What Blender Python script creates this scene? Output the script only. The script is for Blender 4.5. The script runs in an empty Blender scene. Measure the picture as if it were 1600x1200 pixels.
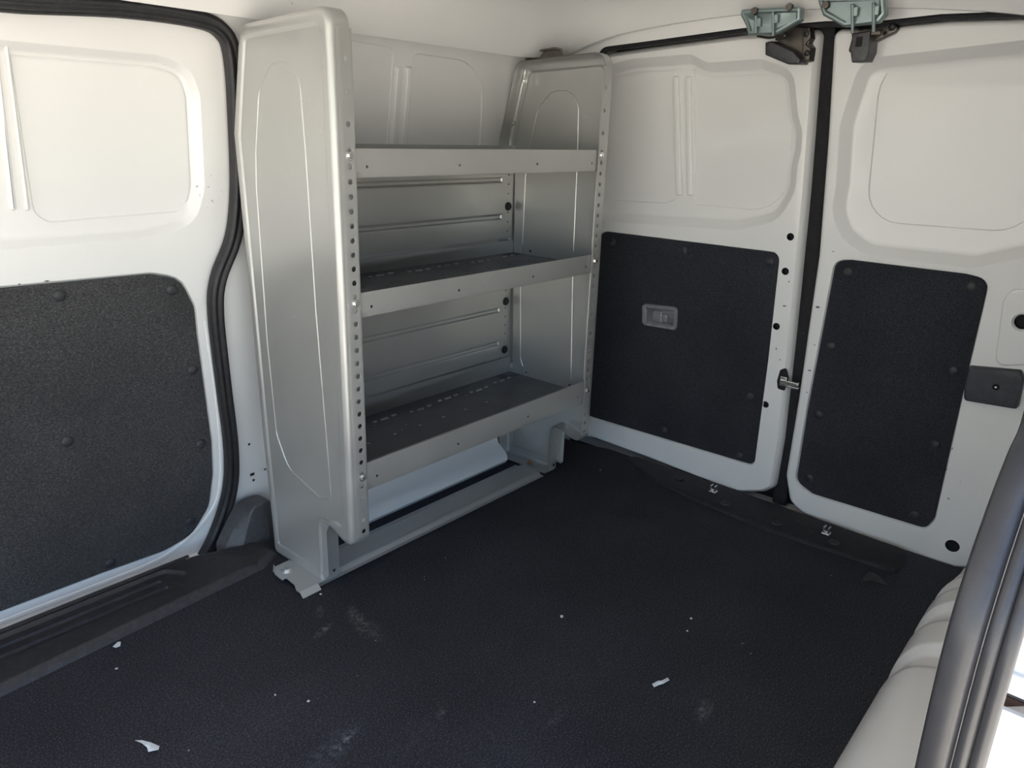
import bpy, bmesh, math, random
from mathutils import Vector, Matrix
from mathutils.geometry import delaunay_2d_cdt
random.seed(7)
SC = bpy.context.scene
COL = SC.collection
# ------------------------------------------------------------------ camera model (1600 x 1200 frame)
YAW, PITCH, ROLL, F = 0.7102015, 0.3228976, 0.0292345, 1167.41
CAM = Vector((0, 0, 1.0))
_f = Vector((math.cos(PITCH)*math.cos(YAW), math.cos(PITCH)*math.sin(YAW), -math.sin(PITCH)))
_r = Vector((math.sin(YAW), -math.cos(YAW), 0)); _u = _r.cross(_f)
c_, s_ = math.cos(ROLL), math.sin(ROLL)
CR, CU, CF = c_*_r + s_*_u, -s_*_r + c_*_u, _f
def ray(x, y): return CR*((x-800)/F) + CU*((600-y)/F) + CF
def hit(x, y, n, d):
    r = ray(x, y); n = Vector(n); return CAM + r*((d - n.dot(CAM))/n.dot(r))
def atZ(x, y, z=0.0): return hit(x, y, (0, 0, 1), z)
def atX(x, y, v): return hit(x, y, (1, 0, 0), v)
def atY(x, y, v): return hit(x, y, (0, 1, 0), v)

class Fr:                                   # a planar frame: u along U, v along V, height along N
    def __init__(s, o, U, V, N=None):
        s.o, s.U, s.V = Vector(o), Vector(U).normalized(), Vector(V).normalized()
        s.N = Vector(N).normalized() if N else s.U.cross(s.V)
    def p(s, u, v, h=0.0): return s.o + s.U*u + s.V*v + s.N*h
    def px(s, x, y, h=0.0):
        w = hit(x, y, s.N, s.N.dot(s.o) + h) - s.o
        return (w.dot(s.U), w.dot(s.V))
    def pxs(s, pts, h=0.0): return [s.px(x, y, h) for x, y in pts]
REAR = Fr((2.0, 0, 0), (0, -1, 0), (-0.06, 0, 1))
SIDE = Fr((0, 1.655, 0), (1, 0, 0), (0, -0.12, 1))

# ------------------------------------------------------------------ materials
def new_mat(name, col, rough=.5, metal=0.0, coat=0.0, spec=.5):
    m = bpy.data.materials.new(name); m.use_nodes = True
    b = m.node_tree.nodes['Principled BSDF']
    b.inputs['Base Color'].default_value = (*col, 1); b.inputs['Roughness'].default_value = rough
    b.inputs['Metallic'].default_value = metal; b.inputs['Coat Weight'].default_value = coat
    b.inputs['Specular IOR Level'].default_value = spec
    return m, m.node_tree.nodes, m.node_tree.links, b
def pos(n):
    g = n.new('ShaderNodeNewGeometry'); return g.outputs['Position']
def noise(n, l, vec, scale, detail=2, rough=.5):
    t = n.new('ShaderNodeTexNoise'); t.inputs['Scale'].default_value = scale
    t.inputs['Detail'].default_value = detail; t.inputs['Roughness'].default_value = rough
    l.new(vec, t.inputs['Vector']); return t.outputs['Fac']
def ramp(n, l, fac, stops):
    r = n.new('ShaderNodeValToRGB'); e = r.color_ramp.elements
    while len(e) < len(stops): e.new(.5)
    for i, (p, c) in enumerate(stops):
        e[i].position = p; e[i].color = (*c, 1) if len(c) == 3 else c
    l.new(fac, r.inputs[0]); return r.outputs[0]
def bump(n, l, b, fac, strength, dist):
    u = n.new('ShaderNodeBump'); u.inputs['Strength'].default_value = strength
    u.inputs['Distance'].default_value = dist
    l.new(fac, u.inputs['Height']); l.new(u.outputs[0], b.inputs['Normal'])
def mix(n, l, fac, a, b):
    m = n.new('ShaderNodeMix'); m.data_type = 'RGBA'
    for k, v in ((0, fac), (6, a), (7, b)):
        if hasattr(v, 'default_value') or hasattr(v, 'links'): l.new(v, m.inputs[k])
        else: m.inputs[k].default_value = v
    return m.outputs[2]

def paint_mat():
    m, n, l, b = new_mat('white_paint', (.74, .735, .715), .32, 0, .35)
    p = pos(n)
    f1 = noise(n, l, p, 1.7, 3)
    base = ramp(n, l, f1, [(.3, (.785, .78, .77)), (.7, (.82, .815, .805))])
    f2 = noise(n, l, p, 95, 3, .6); f3 = noise(n, l, p, 6, 2)
    mu = n.new('ShaderNodeMath'); mu.operation = 'MULTIPLY'; l.new(f2, mu.inputs[0]); l.new(f3, mu.inputs[1])
    spots = ramp(n, l, mu.outputs[0], [(.495, (0, 0, 0)), (.52, (1, 1, 1))])
    l.new(mix(n, l, spots, base, (.30, .29, .27, 1)), b.inputs['Base Color'])
    f4 = noise(n, l, p, 5, 2)
    l.new(ramp(n, l, f4, [(.3, (.31,)*3), (.7, (.36,)*3)]), b.inputs['Roughness'])
    bump(n, l, b, noise(n, l, p, 3, 1), .02, .01)
    return m
def steel_mat(name, col, rough=.36, metal=.55):
    m, n, l, b = new_mat(name, col, rough, metal)
    p = pos(n)
    f = noise(n, l, p, 3.5, 4)
    lo, hi = tuple(c*.93 for c in col), tuple(min(1, c*1.06) for c in col)
    base = ramp(n, l, f, [(.3, lo), (.7, hi)])
    f2 = noise(n, l, p, 130, 2); f3 = noise(n, l, p, 7, 2)
    mu = n.new('ShaderNodeMath'); mu.operation = 'MULTIPLY'; l.new(f2, mu.inputs[0]); l.new(f3, mu.inputs[1])
    spots = ramp(n, l, mu.outputs[0], [(.46, (0, 0, 0)), (.49, (1, 1, 1))])
    l.new(mix(n, l, spots, base, (.62, .62, .6, 1)), b.inputs['Base Color'])
    l.new(ramp(n, l, noise(n, l, p, 14, 4), [(.3, (rough*.85,)*3), (.7, (rough*1.2,)*3)]), b.inputs['Roughness'])
    bump(n, l, b, noise(n, l, p, 420, 2), .06, .002)
    return m
def felt_mat(name, dark, light, thr=.56):
    m, n, l, b = new_mat(name, dark, .95, 0, 0, .1)
    p = pos(n)
    st = n.new('ShaderNodeMapping'); l.new(p, st.inputs[0]); st.inputs['Scale'].default_value = (1, 1, 1.6)
    st.inputs['Rotation'].default_value = (.5, .3, .6)
    f = noise(n, l, st.outputs[0], 240, 5, .8)
    big = noise(n, l, p, 4, 3)
    c = ramp(n, l, f, [(.34, dark), (thr, tuple((a+b_)/2*.75 for a, b_ in zip(dark, light))), (thr+.16, light)])
    l.new(mix(n, l, ramp(n, l, big, [(.35, (0, 0, 0)), (.75, (.45,)*3)]), c, (*[v*.6 for v in dark], 1)), b.inputs['Base Color'])
    b.inputs['Sheen Weight'].default_value = .12; b.inputs['Sheen Roughness'].default_value = .6
    bump(n, l, b, f, .55, .004)
    return m
def floor_mat():
    m, n, l, b = new_mat('rubber_floor_mat', (.012, .012, .016), .72, 0, 0, .35)
    p = pos(n)
    f = noise(n, l, p, 300, 3, .7); big = noise(n, l, p, 3.0, 4, .6)
    c = ramp(n, l, f, [(.38, (.006, .0062, .0095)), (.53, (.0155, .0163, .0235)), (.66, (.072, .077, .10))])
    dust = ramp(n, l, big, [(.38, (0, 0, 0)), (.75, (1, 1, 1))])
    fine = ramp(n, l, noise(n, l, p, 210, 3, .8), [(.45, (0, 0, 0)), (.70, (.5,)*3)])
    mm = n.new('ShaderNodeMath'); mm.operation = 'MULTIPLY'; l.new(dust, mm.inputs[0]); l.new(fine, mm.inputs[1])
    col = mix(n, l, mm.outputs[0], c, (.11, .115, .135, 1))
    # dry scuff marks, each an ellipse of streaks lying on the mat (world position, length, width, angle, strength)
    for (x, y, a, bb, an, st, tint) in SCUFFS:
        mp = n.new('ShaderNodeMapping'); mp.vector_type = 'TEXTURE'
        mp.inputs['Location'].default_value = (x, y, 0); mp.inputs['Rotation'].default_value = (0, 0, an)
        mp.inputs['Scale'].default_value = (a, bb, 1); l.new(p, mp.inputs[0])
        ln = n.new('ShaderNodeVectorMath'); ln.operation = 'LENGTH'; l.new(mp.outputs[0], ln.inputs[0])
        fall = n.new('ShaderNodeMapRange'); fall.inputs[1].default_value = 1.0; fall.inputs[2].default_value = .1
        fall.inputs[3].default_value = 0; fall.inputs[4].default_value = 1; l.new(ln.outputs['Value'], fall.inputs[0])
        ns = ramp(n, l, noise(n, l, p, 85, 5, .75), [(.44, (0, 0, 0)), (.66, (1, 1, 1))])
        q = n.new('ShaderNodeMath'); q.operation = 'MULTIPLY'; l.new(fall.outputs[0], q.inputs[0]); l.new(ns, q.inputs[1])
        q2 = n.new('ShaderNodeMath'); q2.operation = 'MULTIPLY'; q2.inputs[1].default_value = st; l.new(q.outputs[0], q2.inputs[0])
        col = mix(n, l, q2.outputs[0], col, (*tint, 1))
    # stray grit
    v = n.new('ShaderNodeTexVoronoi'); v.inputs['Scale'].default_value = 16; l.new(p, v.inputs['Vector'])
    g = ramp(n, l, v.outputs['Distance'], [(.022, (1, 1, 1)), (.036, (0, 0, 0))])
    gm = ramp(n, l, noise(n, l, p, 5, 1), [(.5, (0, 0, 0)), (.56, (1, 1, 1))])
    q = n.new('ShaderNodeMath'); q.operation = 'MULTIPLY'; l.new(g, q.inputs[0]); l.new(gm, q.inputs[1])
    col = mix(n, l, q.outputs[0], col, (.30, .30, .29, 1))
    l.new(col, b.inputs['Base Color'])
    bump(n, l, b, f, .5, .003)
    return m
def plastic_mat(name, col, rough=.5, k=1.5):
    m, n, l, b = new_mat(name, col, rough)
    p = pos(n)
    f = noise(n, l, p, 60, 4, .7)
    l.new(ramp(n, l, f, [(.45, col), (.78, tuple(c*k+.01*(k-1)*2 for c in col))]), b.inputs['Base Color'])
    bump(n, l, b, noise(n, l, p, 600, 2), .12, .001)
    return m
g_ = lambda x, y: atZ(x, y)
SCUFFS = []
for (x, y, a, bb, an, st, tint) in [(505, 985, .035, .012, .3, .75, (.30, .30, .32)), (500, 955, .03, .012, .9, .35, (.3, .3, .3)),
        (560, 970, .07, .02, 1.2, .6, (.26, .24, .22)), (585, 985, .05, .018, 1.2, .4, (.2, .2, .2)), (520, 1170, .09, .035, .2, .45, (.16, .18, .22)),
        (540, 1158, .04, .01, .35, .6, (.3, .32, .36)), (480, 930, .02, .006, .9, .8, (.30, .22, .16)), (1100, 1110, .04, .018, .2, .6, (.25, .26, .28)),
        (690, 1113, .02, .01, .6, .5, (.3, .3, .3)), (870, 1120, .05, .01, .1, .4, (.22, .22, .25)), (640, 1155, .09, .05, .1, .25, (.1, .11, .13)),
        (420, 1140, .25, .12, .1, .22, (.085, .09, .105)), (800, 1150, .5, .12, .1, .22, (.08, .085, .10)), (960, 790, .12, .05, .2, .2, (.08, .08, .08)), (845, 742, .03, .02, .2, .5, (.2, .17, .12))]:
    w = g_(x, y); SCUFFS.append((w.x, w.y, a, bb, an, st, tint))
M = {}
M['white'] = paint_mat()
M['steel'] = steel_mat('grey_powder_coat', (.47, .47, .455), .33, .52)
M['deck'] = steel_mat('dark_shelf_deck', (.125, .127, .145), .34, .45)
M['galv'] = steel_mat('galvanised_steel', (.25, .31, .31), .36, .6)
M['rail'] = steel_mat('floor_rail_steel', (.46, .47, .47), .36, .5)
M['zinc'] = steel_mat('zinc_bolt', (.78, .77, .74), .22, .9)
M['copper'] = steel_mat('rusty_bolt', (.50, .24, .13), .45, .6)
M['darksteel'] = steel_mat('dark_latch_steel', (.085, .075, .065), .30, .7)
M['latchplastic'] = plastic_mat('latch_black_plastic', (.022, .022, .026), .35)
M['felt'] = felt_mat('black_felt', (.011, .011, .013), (.165, .165, .17), .55)
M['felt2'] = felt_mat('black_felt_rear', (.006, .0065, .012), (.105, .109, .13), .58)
M['floor'] = floor_mat()
M['rubber'] = plastic_mat('black_rubber', (.012, .012, .014), .48)
M['sill'] = plastic_mat('black_sill_plastic', (.012, .012, .016), .75)
M['seal_grey'] = plastic_mat('grey_rubber', (.052, .052, .058), .38, 1.12)
M['plastic'] = plastic_mat('charcoal_plastic', (.024, .024, .028), .52)
M['kick'] = plastic_mat('grey_trim_plastic', (.060, .060, .064), .55)
M['pad'] = plastic_mat('pad_plastic', (.032, .033, .042), .55)
M['handle'] = plastic_mat('handle_grey_plastic', (.20, .20, .215), .35)
M['black'] = plastic_mat('black_void', (.006, .006, .008), .8)
M['chip'] = plastic_mat('paint_chip', (.11, .11, .11), .7)
M['scrap'] = plastic_mat('white_scrap_plastic', (.62, .66, .70), .5)
M['rust'] = plastic_mat('rusty_channel', (.09, .05, .035), .8)
M['darkgap'] = plastic_mat('grey_channel', (.10, .095, .11), .6)
M['yellow'] = plastic_mat('yellow_sticker', (.75, .60, .06), .5)
M['slot_grey'] = plastic_mat('grey_slot_steel', (.16, .14, .12), .6)

# ------------------------------------------------------------------ object helpers
def bm_new(): return bmesh.new()
def link(name, me): 
    o = bpy.data.objects.new(name, me); COL.objects.link(o); return o
def tag(o, label=None, cat=None, group=None, kind=None):
    if label: o['label'] = label
    if cat: o['category'] = cat
    if group: o['group'] = group
    if kind: o['kind'] = kind
    return o
def wloc(o):
    v = Vector(o.location)
    while o.parent: o = o.parent; v += Vector(o.location)
    return v
def empty(name, loc, label, cat, group=None, kind=None):
    o = bpy.data.objects.new(name, None); o.empty_display_size = .05; COL.objects.link(o); o.location = loc
    return tag(o, label, cat, group, kind)
def build(name, bm, mats, parent=None, solid=0.0, angle=32, smooth=True, off=-1, origin=None, bevel=0.0):
    bmesh.ops.remove_doubles(bm, verts=bm.verts, dist=1e-5)
    bmesh.ops.recalc_face_normals(bm, faces=bm.faces)
    if origin is None:
        if parent: origin = wloc(parent)
        else:
            xs = [v.co for v in bm.verts]
            origin = Vector(((min(v.x for v in xs)+max(v.x for v in xs))/2, (min(v.y for v in xs)+max(v.y for v in xs))/2, min(v.z for v in xs)))
    bmesh.ops.translate(bm, verts=bm.verts, vec=-Vector(origin))
    for f in bm.faces: f.smooth = smooth
    a = math.radians(angle)
    for e in bm.edges:
        if len(e.link_faces) == 2 and e.calc_face_angle(0) > a: e.smooth = False
    me = bpy.data.meshes.new(name); bm.to_mesh(me); bm.free()
    for m in (mats if isinstance(mats, (list, tuple)) else [mats]): me.materials.append(M[m])
    o = link(name, me)
    if parent: o.parent = parent
    else: o.location = origin
    if solid:
        s = o.modifiers.new('solid', 'SOLIDIFY'); s.thickness = solid; s.offset = off
    if bevel:
        s = o.modifiers.new('bevel', 'BEVEL'); s.width = bevel; s.segments = 2; s.limit_method = 'ANGLE'; s.angle_limit = math.radians(40)
    w = o.modifiers.new('wn', 'WEIGHTED_NORMAL'); w.keep_sharp = True; w.weight = 100
    return o
def copy_of(o, parent, dloc):
    c = o.copy(); COL.objects.link(c); c.parent = parent; c.location = Vector(o.location) + Vector(dloc); return c

# ------------------------------------------------------------------ geometry helpers
def area(p): return sum(p[i][0]*p[(i+1) % len(p)][1]-p[(i+1) % len(p)][0]*p[i][1] for i in range(len(p)))/2
def rounded(poly, r, seg=6):
    n = len(poly); out = []
    rs = r if isinstance(r, (list, tuple)) else [r]*n
    for i in range(n):
        a, b, c = Vector(poly[i-1]).to_2d(), Vector(poly[i]).to_2d(), Vector(poly[(i+1) % n]).to_2d()
        d1, d2 = a-b, c-b; l1, l2 = d1.length, d2.length
        if l1 < 1e-9 or l2 < 1e-9: continue
        d1 /= l1; d2 /= l2
        ang = math.acos(max(-1, min(1, d1.dot(d2))))
        if rs[i] <= 0 or ang > math.pi-.03: out.append(tuple(b)); continue
        t = min(rs[i]/math.tan(ang/2), .49*l1, .49*l2)
        p0, p2 = b+d1*t, b+d2*t
        k = max(2, int(seg*(math.pi-ang)/1.57+.5))
        rad = t*math.tan(ang/2); cen = b+(d1+d2).normalized()*math.hypot(t, rad)
        a0 = math.atan2(*(p0-cen).yx); a1 = math.atan2(*(p2-cen).yx); da = (a1-a0+math.pi) % (2*math.pi)-math.pi
        for j in range(k+1): out.append((cen.x+rad*math.cos(a0+da*j/k), cen.y+rad*math.sin(a0+da*j/k)))
    cl = [out[0]]
    for q in out[1:]:
        if (Vector(q)-Vector(cl[-1])).length > .0008: cl.append(q)
    if (Vector(cl[-1])-Vector(cl[0])).length < .0008: cl.pop()
    out = cl
    return out if area(out) > 0 else out[::-1]
def inset(loop, d):
    n = len(loop); out = []
    for i in range(n):
        a, b, c = Vector(loop[i-1]), Vector(loop[i]), Vector(loop[(i+1) % n])
        e1, e2 = (b-a), (c-b)
        if e1.length < 1e-9: e1 = e2
        if e2.length < 1e-9: e2 = e1
        e1.normalize(); e2.normalize()
        n1, n2 = Vector((-e1.y, e1.x)), Vector((-e2.y, e2.x))
        m = n1+n2; m = m.normalized() if m.length > 1e-6 else n1
        out.append(tuple(b+m*(d/max(.35, m.dot(n1)))))
    for _ in range(60):                       # collapse edges that flipped over
        bad = False
        for i in range(n):
            j = (i+1) % n
            e0 = Vector(loop[j])-Vector(loop[i]); e1 = Vector(out[j])-Vector(out[i])
            if e1.length > 1e-7 and e0.dot(e1) < 0:
                md = tuple((Vector(out[i])+Vector(out[j]))/2); out[i] = md; out[j] = md; bad = True
        if not bad: break
    return out
def smooth_closed(pts, it=3):
    for _ in range(it):
        q = []
        for i in range(len(pts)):
            a, b = pts[i], pts[(i+1) % len(pts)]
            q += [(a[0]*.75+b[0]*.25, a[1]*.75+b[1]*.25), (a[0]*.25+b[0]*.75, a[1]*.25+b[1]*.75)]
        pts = q
    return pts if area(pts) > 0 else pts[::-1]
def ccw(p): return list(p) if area(p) > 0 else list(p)[::-1]
def sheet(bm, fr, loop, edge=((0, 0),), feats=(), mat=0):
    """stamped sheet: outer loop with an edge profile (inset, height) and nested recesses / holes."""
    mk = lambda lp, h: [bm.verts.new(fr.p(u, v, h)) for u, v in lp]
    def bridge(A, B, mi):
        for i in range(len(A)):
            j = (i+1) % len(A)
            try: bm.faces.new((A[i], A[j], B[j], B[i])).material_index = mi
            except ValueError: pass
    def inside(pt, poly):
        x, y = pt; c = False
        for i in range(len(poly)):
            (x1, y1), (x2, y2) = poly[i-1], poly[i]
            if (y1 > y) != (y2 > y) and x < (x2-x1)*(y-y1)/(y2-y1)+x1: c = not c
        return c
    def fill(vs, lp0, h, feats, mi):
        rings = [(vs, lp0)]
        for ft in feats:
            lp = ccw(ft['loop']); prof = ft.get('prof', ((0, 0),)); base = h
            cur = inset(lp, prof[0][0]) if prof[0][0] else lp
            prev = mk(cur, base+prof[0][1]); rings.append((prev, cur))
            for ins, hh in prof[1:]:
                cur = inset(lp, ins)
                nx = mk(cur, base+hh); bridge(prev, nx, ft.get('wmat', mi)); prev = nx
            if not ft.get('open'): fill(prev, cur, base+prof[-1][1], ft.get('feats', ()), ft.get('mat', mi))
        P, V, E = [], [], []
        for rv, rp in rings:
            o = len(P); P += [Vector(q) for q in rp]; V += rv; E += [(o+i, o+(i+1) % len(rp)) for i in range(len(rp))]
        co, _, fs, ov, _, _ = delaunay_2d_cdt(P, E, [], 0, 1e-7)
        nv = []
        for c, o in zip(co, ov): nv.append(V[o[0]] if o else bm.verts.new(fr.p(c.x, c.y, h)))
        for f in fs:
            c = sum((co[k] for k in f), Vector((0, 0)))/len(f)
            if not inside(c, rings[0][1]) or any(inside(c, r[1]) for r in rings[1:]): continue
            try: bm.faces.new([nv[k] for k in f]).material_index = mi
            except ValueError: pass
    lp = ccw(loop)
    prev = mk(inset(lp, edge[0][0]) if edge[0][0] else lp, edge[0][1])
    for ins, hh in edge[1:]:
        nx = mk(inset(lp, ins), hh); bridge(prev, nx, mat); prev = nx
    fill(prev, inset(lp, edge[-1][0]) if edge[-1][0] else lp, edge[-1][1], feats, mat)
def circ(c, r, n=16, ry=None): return [(c[0]+r*math.cos(2*math.pi*i/n), c[1]+(ry or r)*math.sin(2*math.pi*i/n)) for i in range(n)]
def perf(bm, P, us, vs, holes, mat=0):
    """plate of cells us x vs; holes {(i,j): radius} punched through."""
    for i in range(len(us)-1):
        for j in range(len(vs)-1):
            c = [(us[i], vs[j]), (us[i+1], vs[j]), (us[i+1], vs[j+1]), (us[i], vs[j+1])]
            r = holes.get((i, j))
            V = [bm.verts.new(P(*q)) for q in c]
            if not r: bm.faces.new(V).material_index = mat; continue
            cx, cy = (us[i]+us[i+1])/2, (vs[j]+vs[j+1])/2
            H = [bm.verts.new(P(cx+r*math.cos(math.radians(225+30*k)), cy+r*math.sin(math.radians(225+30*k)))) for k in range(12)]
            for s in range(4):
                a, b = V[s], V[(s+1) % 4]
                hs = [H[(3*s+k) % 12] for k in (3, 2, 1, 0)]
                bm.faces.new([a, b]+hs).material_index = mat
def box(bm, c, sz, rot=None, mat=0):
    r = bmesh.ops.create_cube(bm, size=1.0)
    m = Matrix.Translation(c) @ (rot.to_4x4() if rot else Matrix.Identity(4)) @ Matrix.Diagonal((*sz, 1))
    bmesh.ops.transform(bm, matrix=m, verts=r['verts'])
    for v in r['verts']:
        for f in v.link_faces: f.material_index = mat
def frot(fr):
    return Matrix((fr.U, fr.V, fr.N)).transposed()
def fbox(bm, fr, u0, u1, v0, v1, h0, h1, mat=0):
    vs = [bm.verts.new(fr.p(u, v, h)) for h in (h0, h1) for u, v in ((u0, v0), (u1, v0), (u1, v1), (u0, v1))]
    for q in ((3, 2, 1, 0), (4, 5, 6, 7), (0, 1, 5, 4), (1, 2, 6, 5), (2, 3, 7, 6), (3, 0, 4, 7)):
        bm.faces.new([vs[k] for k in q]).material_index = mat
def prism(bm, fr, loop, h0, h1, mat=0, bev=0.0):
    lp = ccw(loop)
    prof = [(0, h0), (0, h1)] if not bev else [(0, h0), (0, h1-bev), (bev*.3, h1-bev*.3), (bev, h1)]
    sheet(bm, fr, lp, prof, (), mat)
    b = [bm.verts.new(fr.p(u, v, h0)) for u, v in lp]
    f = bm.faces.new(b[::-1]); f.material_index = mat
def cyl(bm, p0, p1, r0, r1=None, n=14, mat=0):
    p0, p1 = Vector(p0), Vector(p1); d = p1-p0; r1 = r0 if r1 is None else r1
    q = d.to_track_quat('Z', 'Y').to_matrix().to_4x4()
    res = bmesh.ops.create_cone(bm, cap_ends=True, segments=n, radius1=r0, radius2=r1, depth=d.length)
    bmesh.ops.transform(bm, matrix=Matrix.Translation((p0+p1)/2) @ q, verts=res['verts'])
    for v in res['verts']:
        for f in v.link_faces: f.material_index = mat
def dome(bm, p, nrm, r, h, n=18, mat=0, prof=None):
    """button: lathe of profile (radius factor, height factor) about nrm at p"""
    p, nrm = Vector(p), Vector(nrm).normalized()
    q = nrm.to_track_quat('Z', 'Y').to_matrix()
    prof = prof or [(1, 0), (.98, .3), (.8, .7), (.5, .92), (.2, 1)]
    rings = []
    for a, b in prof:
        rings.append([bm.verts.new(p + q @ Vector((a*r*math.cos(2*math.pi*i/n), a*r*math.sin(2*math.pi*i/n), b*h))) for i in range(n)])
    for A, B in zip(rings, rings[1:]):
        for i in range(n): bm.faces.new((A[i], A[(i+1) % n], B[(i+1) % n], B[i])).material_index = mat
    bm.faces.new(rings[-1]).material_index = mat
def sweep(bm, pts, prof, nrm, closed=False, mat=0, cap=True):
    """sweep profile (side, height) along pts; nrm = up direction"""
    pts = [Vector(p) for p in pts]; n = len(pts); rings = []
    for i, p in enumerate(pts):
        a = pts[i-1] if (i or closed) else p; b = pts[(i+1) % n] if (i < n-1 or closed) else p
        t = (b-a).normalized(); s = t.cross(nrm).normalized(); up = s.cross(t)
        rings.append([bm.verts.new(p+s*x+up*y) for x, y in prof])
    for i in range(n if closed else n-1):
        A, B = rings[i], rings[(i+1) % n]
        for k in range(len(prof)):
            m = (k+1) % len(prof); bm.faces.new((A[k], A[m], B[m], B[k])).material_index = mat
    if cap and not closed:
        bm.faces.new(rings[0]).material_index = mat; bm.faces.new(rings[-1][::-1]).material_index = mat
def crom(pts, k=6):
    P = [Vector(p) for p in pts]; P = [P[0]*2-P[1]]+P+[P[-1]*2-P[-2]]; out = []
    for i in range(1, len(P)-2):
        a, b, c, d = P[i-1:i+3]
        for j in range(k):
            t = j/k
            out.append(.5*((2*b)+(c-a)*t+(2*a-5*b+4*c-d)*t*t+(3*b-a-3*c+d)*t**3))
    return out+[P[-2]]
def tube_prof(r, n=10, fy=1.0): return [(r*math.cos(2*math.pi*i/n), fy*r*math.sin(2*math.pi*i/n)) for i in range(n)]

# ================================================================== THE SETTING
# ---- floor
bm = bm_new()
fl = Fr((0, 0, 0), (1, 0, 0), (0, 1, 0))
sheet(bm, fl, [(-1.6, .02), (1.985, .02), (1.992, .3), (1.992, 1.27), (1.965, 1.36), (1.94, 1.56), (-1.6, 1.56)], [(0, -.02), (.004, -.003), (.012, 0)])
tag(build('floor', bm, 'floor'), 'black speckled rubber load floor of the van with dusty scuffs', 'floor', kind='structure')
# ---- under-sill body floor (white) closing the gap to the doors
bm = bm_new(); box(bm, (.2, .84, -.055), (3.75, 1.66, .06)); 
tag(build('trim_1', bm, 'white'), 'white painted body pan under the load floor', 'body panel', kind='structure')

# ---- far side wall with the sliding-door opening
seal_px = [(-330, -70), (-120, -22), (0, 3), (180, 13), (300, 29), (345, 48), (363, 90), (370, 200), (372, 300), (364, 372), (341, 435), (337, 490), (349, 600), (361, 700), (359, 765), (338, 832), (312, 880), (284, 915)]
sp = SIDE.pxs(seal_px, .004)
sp3 = crom([(u, v, 0) for u, v in sp], 5)
open_loop = [(p.x, p.y) for p in sp3]
hole = inset(ccw(open_loop+[(.55, -.085), (-1.05, -.085), (-1.15, .4), (-1.1, .9), (-1.0, 1.10)]), .0)
bm = bm_new()
def win(fr, px, r, h, prof=((0, 0), (.003, -.003), (.006, -.003)), sm=False):
    return dict(loop=rounded(fr.pxs(px, h), r), prof=prof)
feats = [dict(loop=hole, prof=((0, 0), (-.004, -.004), (-.004, -.05)), open=True)]
feats.append(win(SIDE, [(400, 35), (520, 57), (616, 74), (599, 330), (400, 330)], [.02, 0, .02, .02, .02], 0))
feats.append(win(SIDE, [(646, 82), (757, 98), (746, 330), (628, 330)], [.02, .11, .02, .02], 0))
rib = lambda a, b, w: [(a[0]-w, a[1]), (a[0]+w, a[1]), (b[0]+w, b[1]), (b[0]-w, b[1])]
for a, b in (((622, 103), (606, 330)), ((638, 103), (622, 330))):
    feats.append(dict(loop=rounded(SIDE.pxs(rib(a, b, 6), 0), .006), prof=((0, 0), (.004, .006), (.007, .008))))
sheet(bm, SIDE, [(-1.5, -.11), (1.96, -.11), (1.99, .5), (1.97, 1.24), (-1.5, 1.24)], [(0, 0)], feats)
for q, r in (((389, 694), .0035), ((396, 750), .0035), ((391, 838), .003), ((414, 733), .003)):
    c = SIDE.px(*q); v = [bm.verts.new(SIDE.p(a, b, .0008)) for a, b in circ(c, r, 12)]; bm.faces.new(v).material_index = 1
c = SIDE.px(394, 741); v = [bm.verts.new(SIDE.p(c[0]+a, c[1]+b, .0008)) for a, b in ((-.006, -.004), (.006, -.004), (.006, .004), (-.006, .004))]; bm.faces.new(v).material_index = 1
tag(build('wall_far', bm, ['white', 'black']), 'white painted metal body side behind the shelf unit', 'wall', kind='structure')

# ---- sliding door (door_1), skin lies just behind the opening
DH = -.012
d1 = tag(bpy.data.objects.new('door_1', None), 'white sliding side door with black felt lower panel, left of the shelf unit', 'door', kind='structure'); COL.objects.link(d1)
d1.location = (.2, 1.62, 0)
outer = inset(hole, -.025)
bm = bm_new()
carp = SIDE.pxs([(-330, 487), (0, 453), (238, 430), (282, 437), (304, 480), (308, 520), (331, 690), (333, 742), (327, 792), (301, 836), (259, 861), (161, 896), (0, 957), (-330, 1090)], DH+.004)
carp_l = rounded(carp, [.02, 0, .05, .05, .05, 0, .06, .06, .06, .06, .1, .1, 0, .02][:14])
recess = SIDE.pxs([(-330, 70), (0, 62), (250, 86), (298, 104), (313, 150), (320, 296), (306, 350), (230, 373), (0, 392), (-330, 416)], DH)
rl = rounded(recess, [.05, 0, .06, .06, .06, .07, .06, 0, 0, .05])
pane = SIDE.pxs([(10, 53), (60, 47), (240, 68), (283, 88), (297, 160), (303, 300), (287, 331), (150, 342), (75, 349), (52, 333)], DH-.016)
pl_ = rounded(pane, [.02, .03, .05, .05, .05, .05, .05, 0, .03, .03])
pane2 = rounded(SIDE.pxs([(-300, 48), (-28, 52), (-2, 300), (-20, 350), (-300, 378)], DH-.016), .03)
sub = [dict(loop=pl_, prof=((0, 0), (.0025, -.003), (.006, -.003))), dict(loop=pane2, prof=((0, 0), (.0025, -.003), (.006, -.003)))]
for a, b in (((8, 62), (43, 332)), ((-9, 62), (24, 332))):
    pass
feats = [dict(loop=rl, prof=((0, 0), (.003, -.002), (.012, -.012), (.016, -.015), (.022, -.016)), feats=sub),
         dict(loop=inset(carp_l, -.008), prof=((0, 0), (.003, -.001), (.007, -.008), (.010, -.009)))]
sheet(bm, SIDE, outer, [(0, DH-.03), (.004, DH-.004), (.010, DH)], feats)
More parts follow.
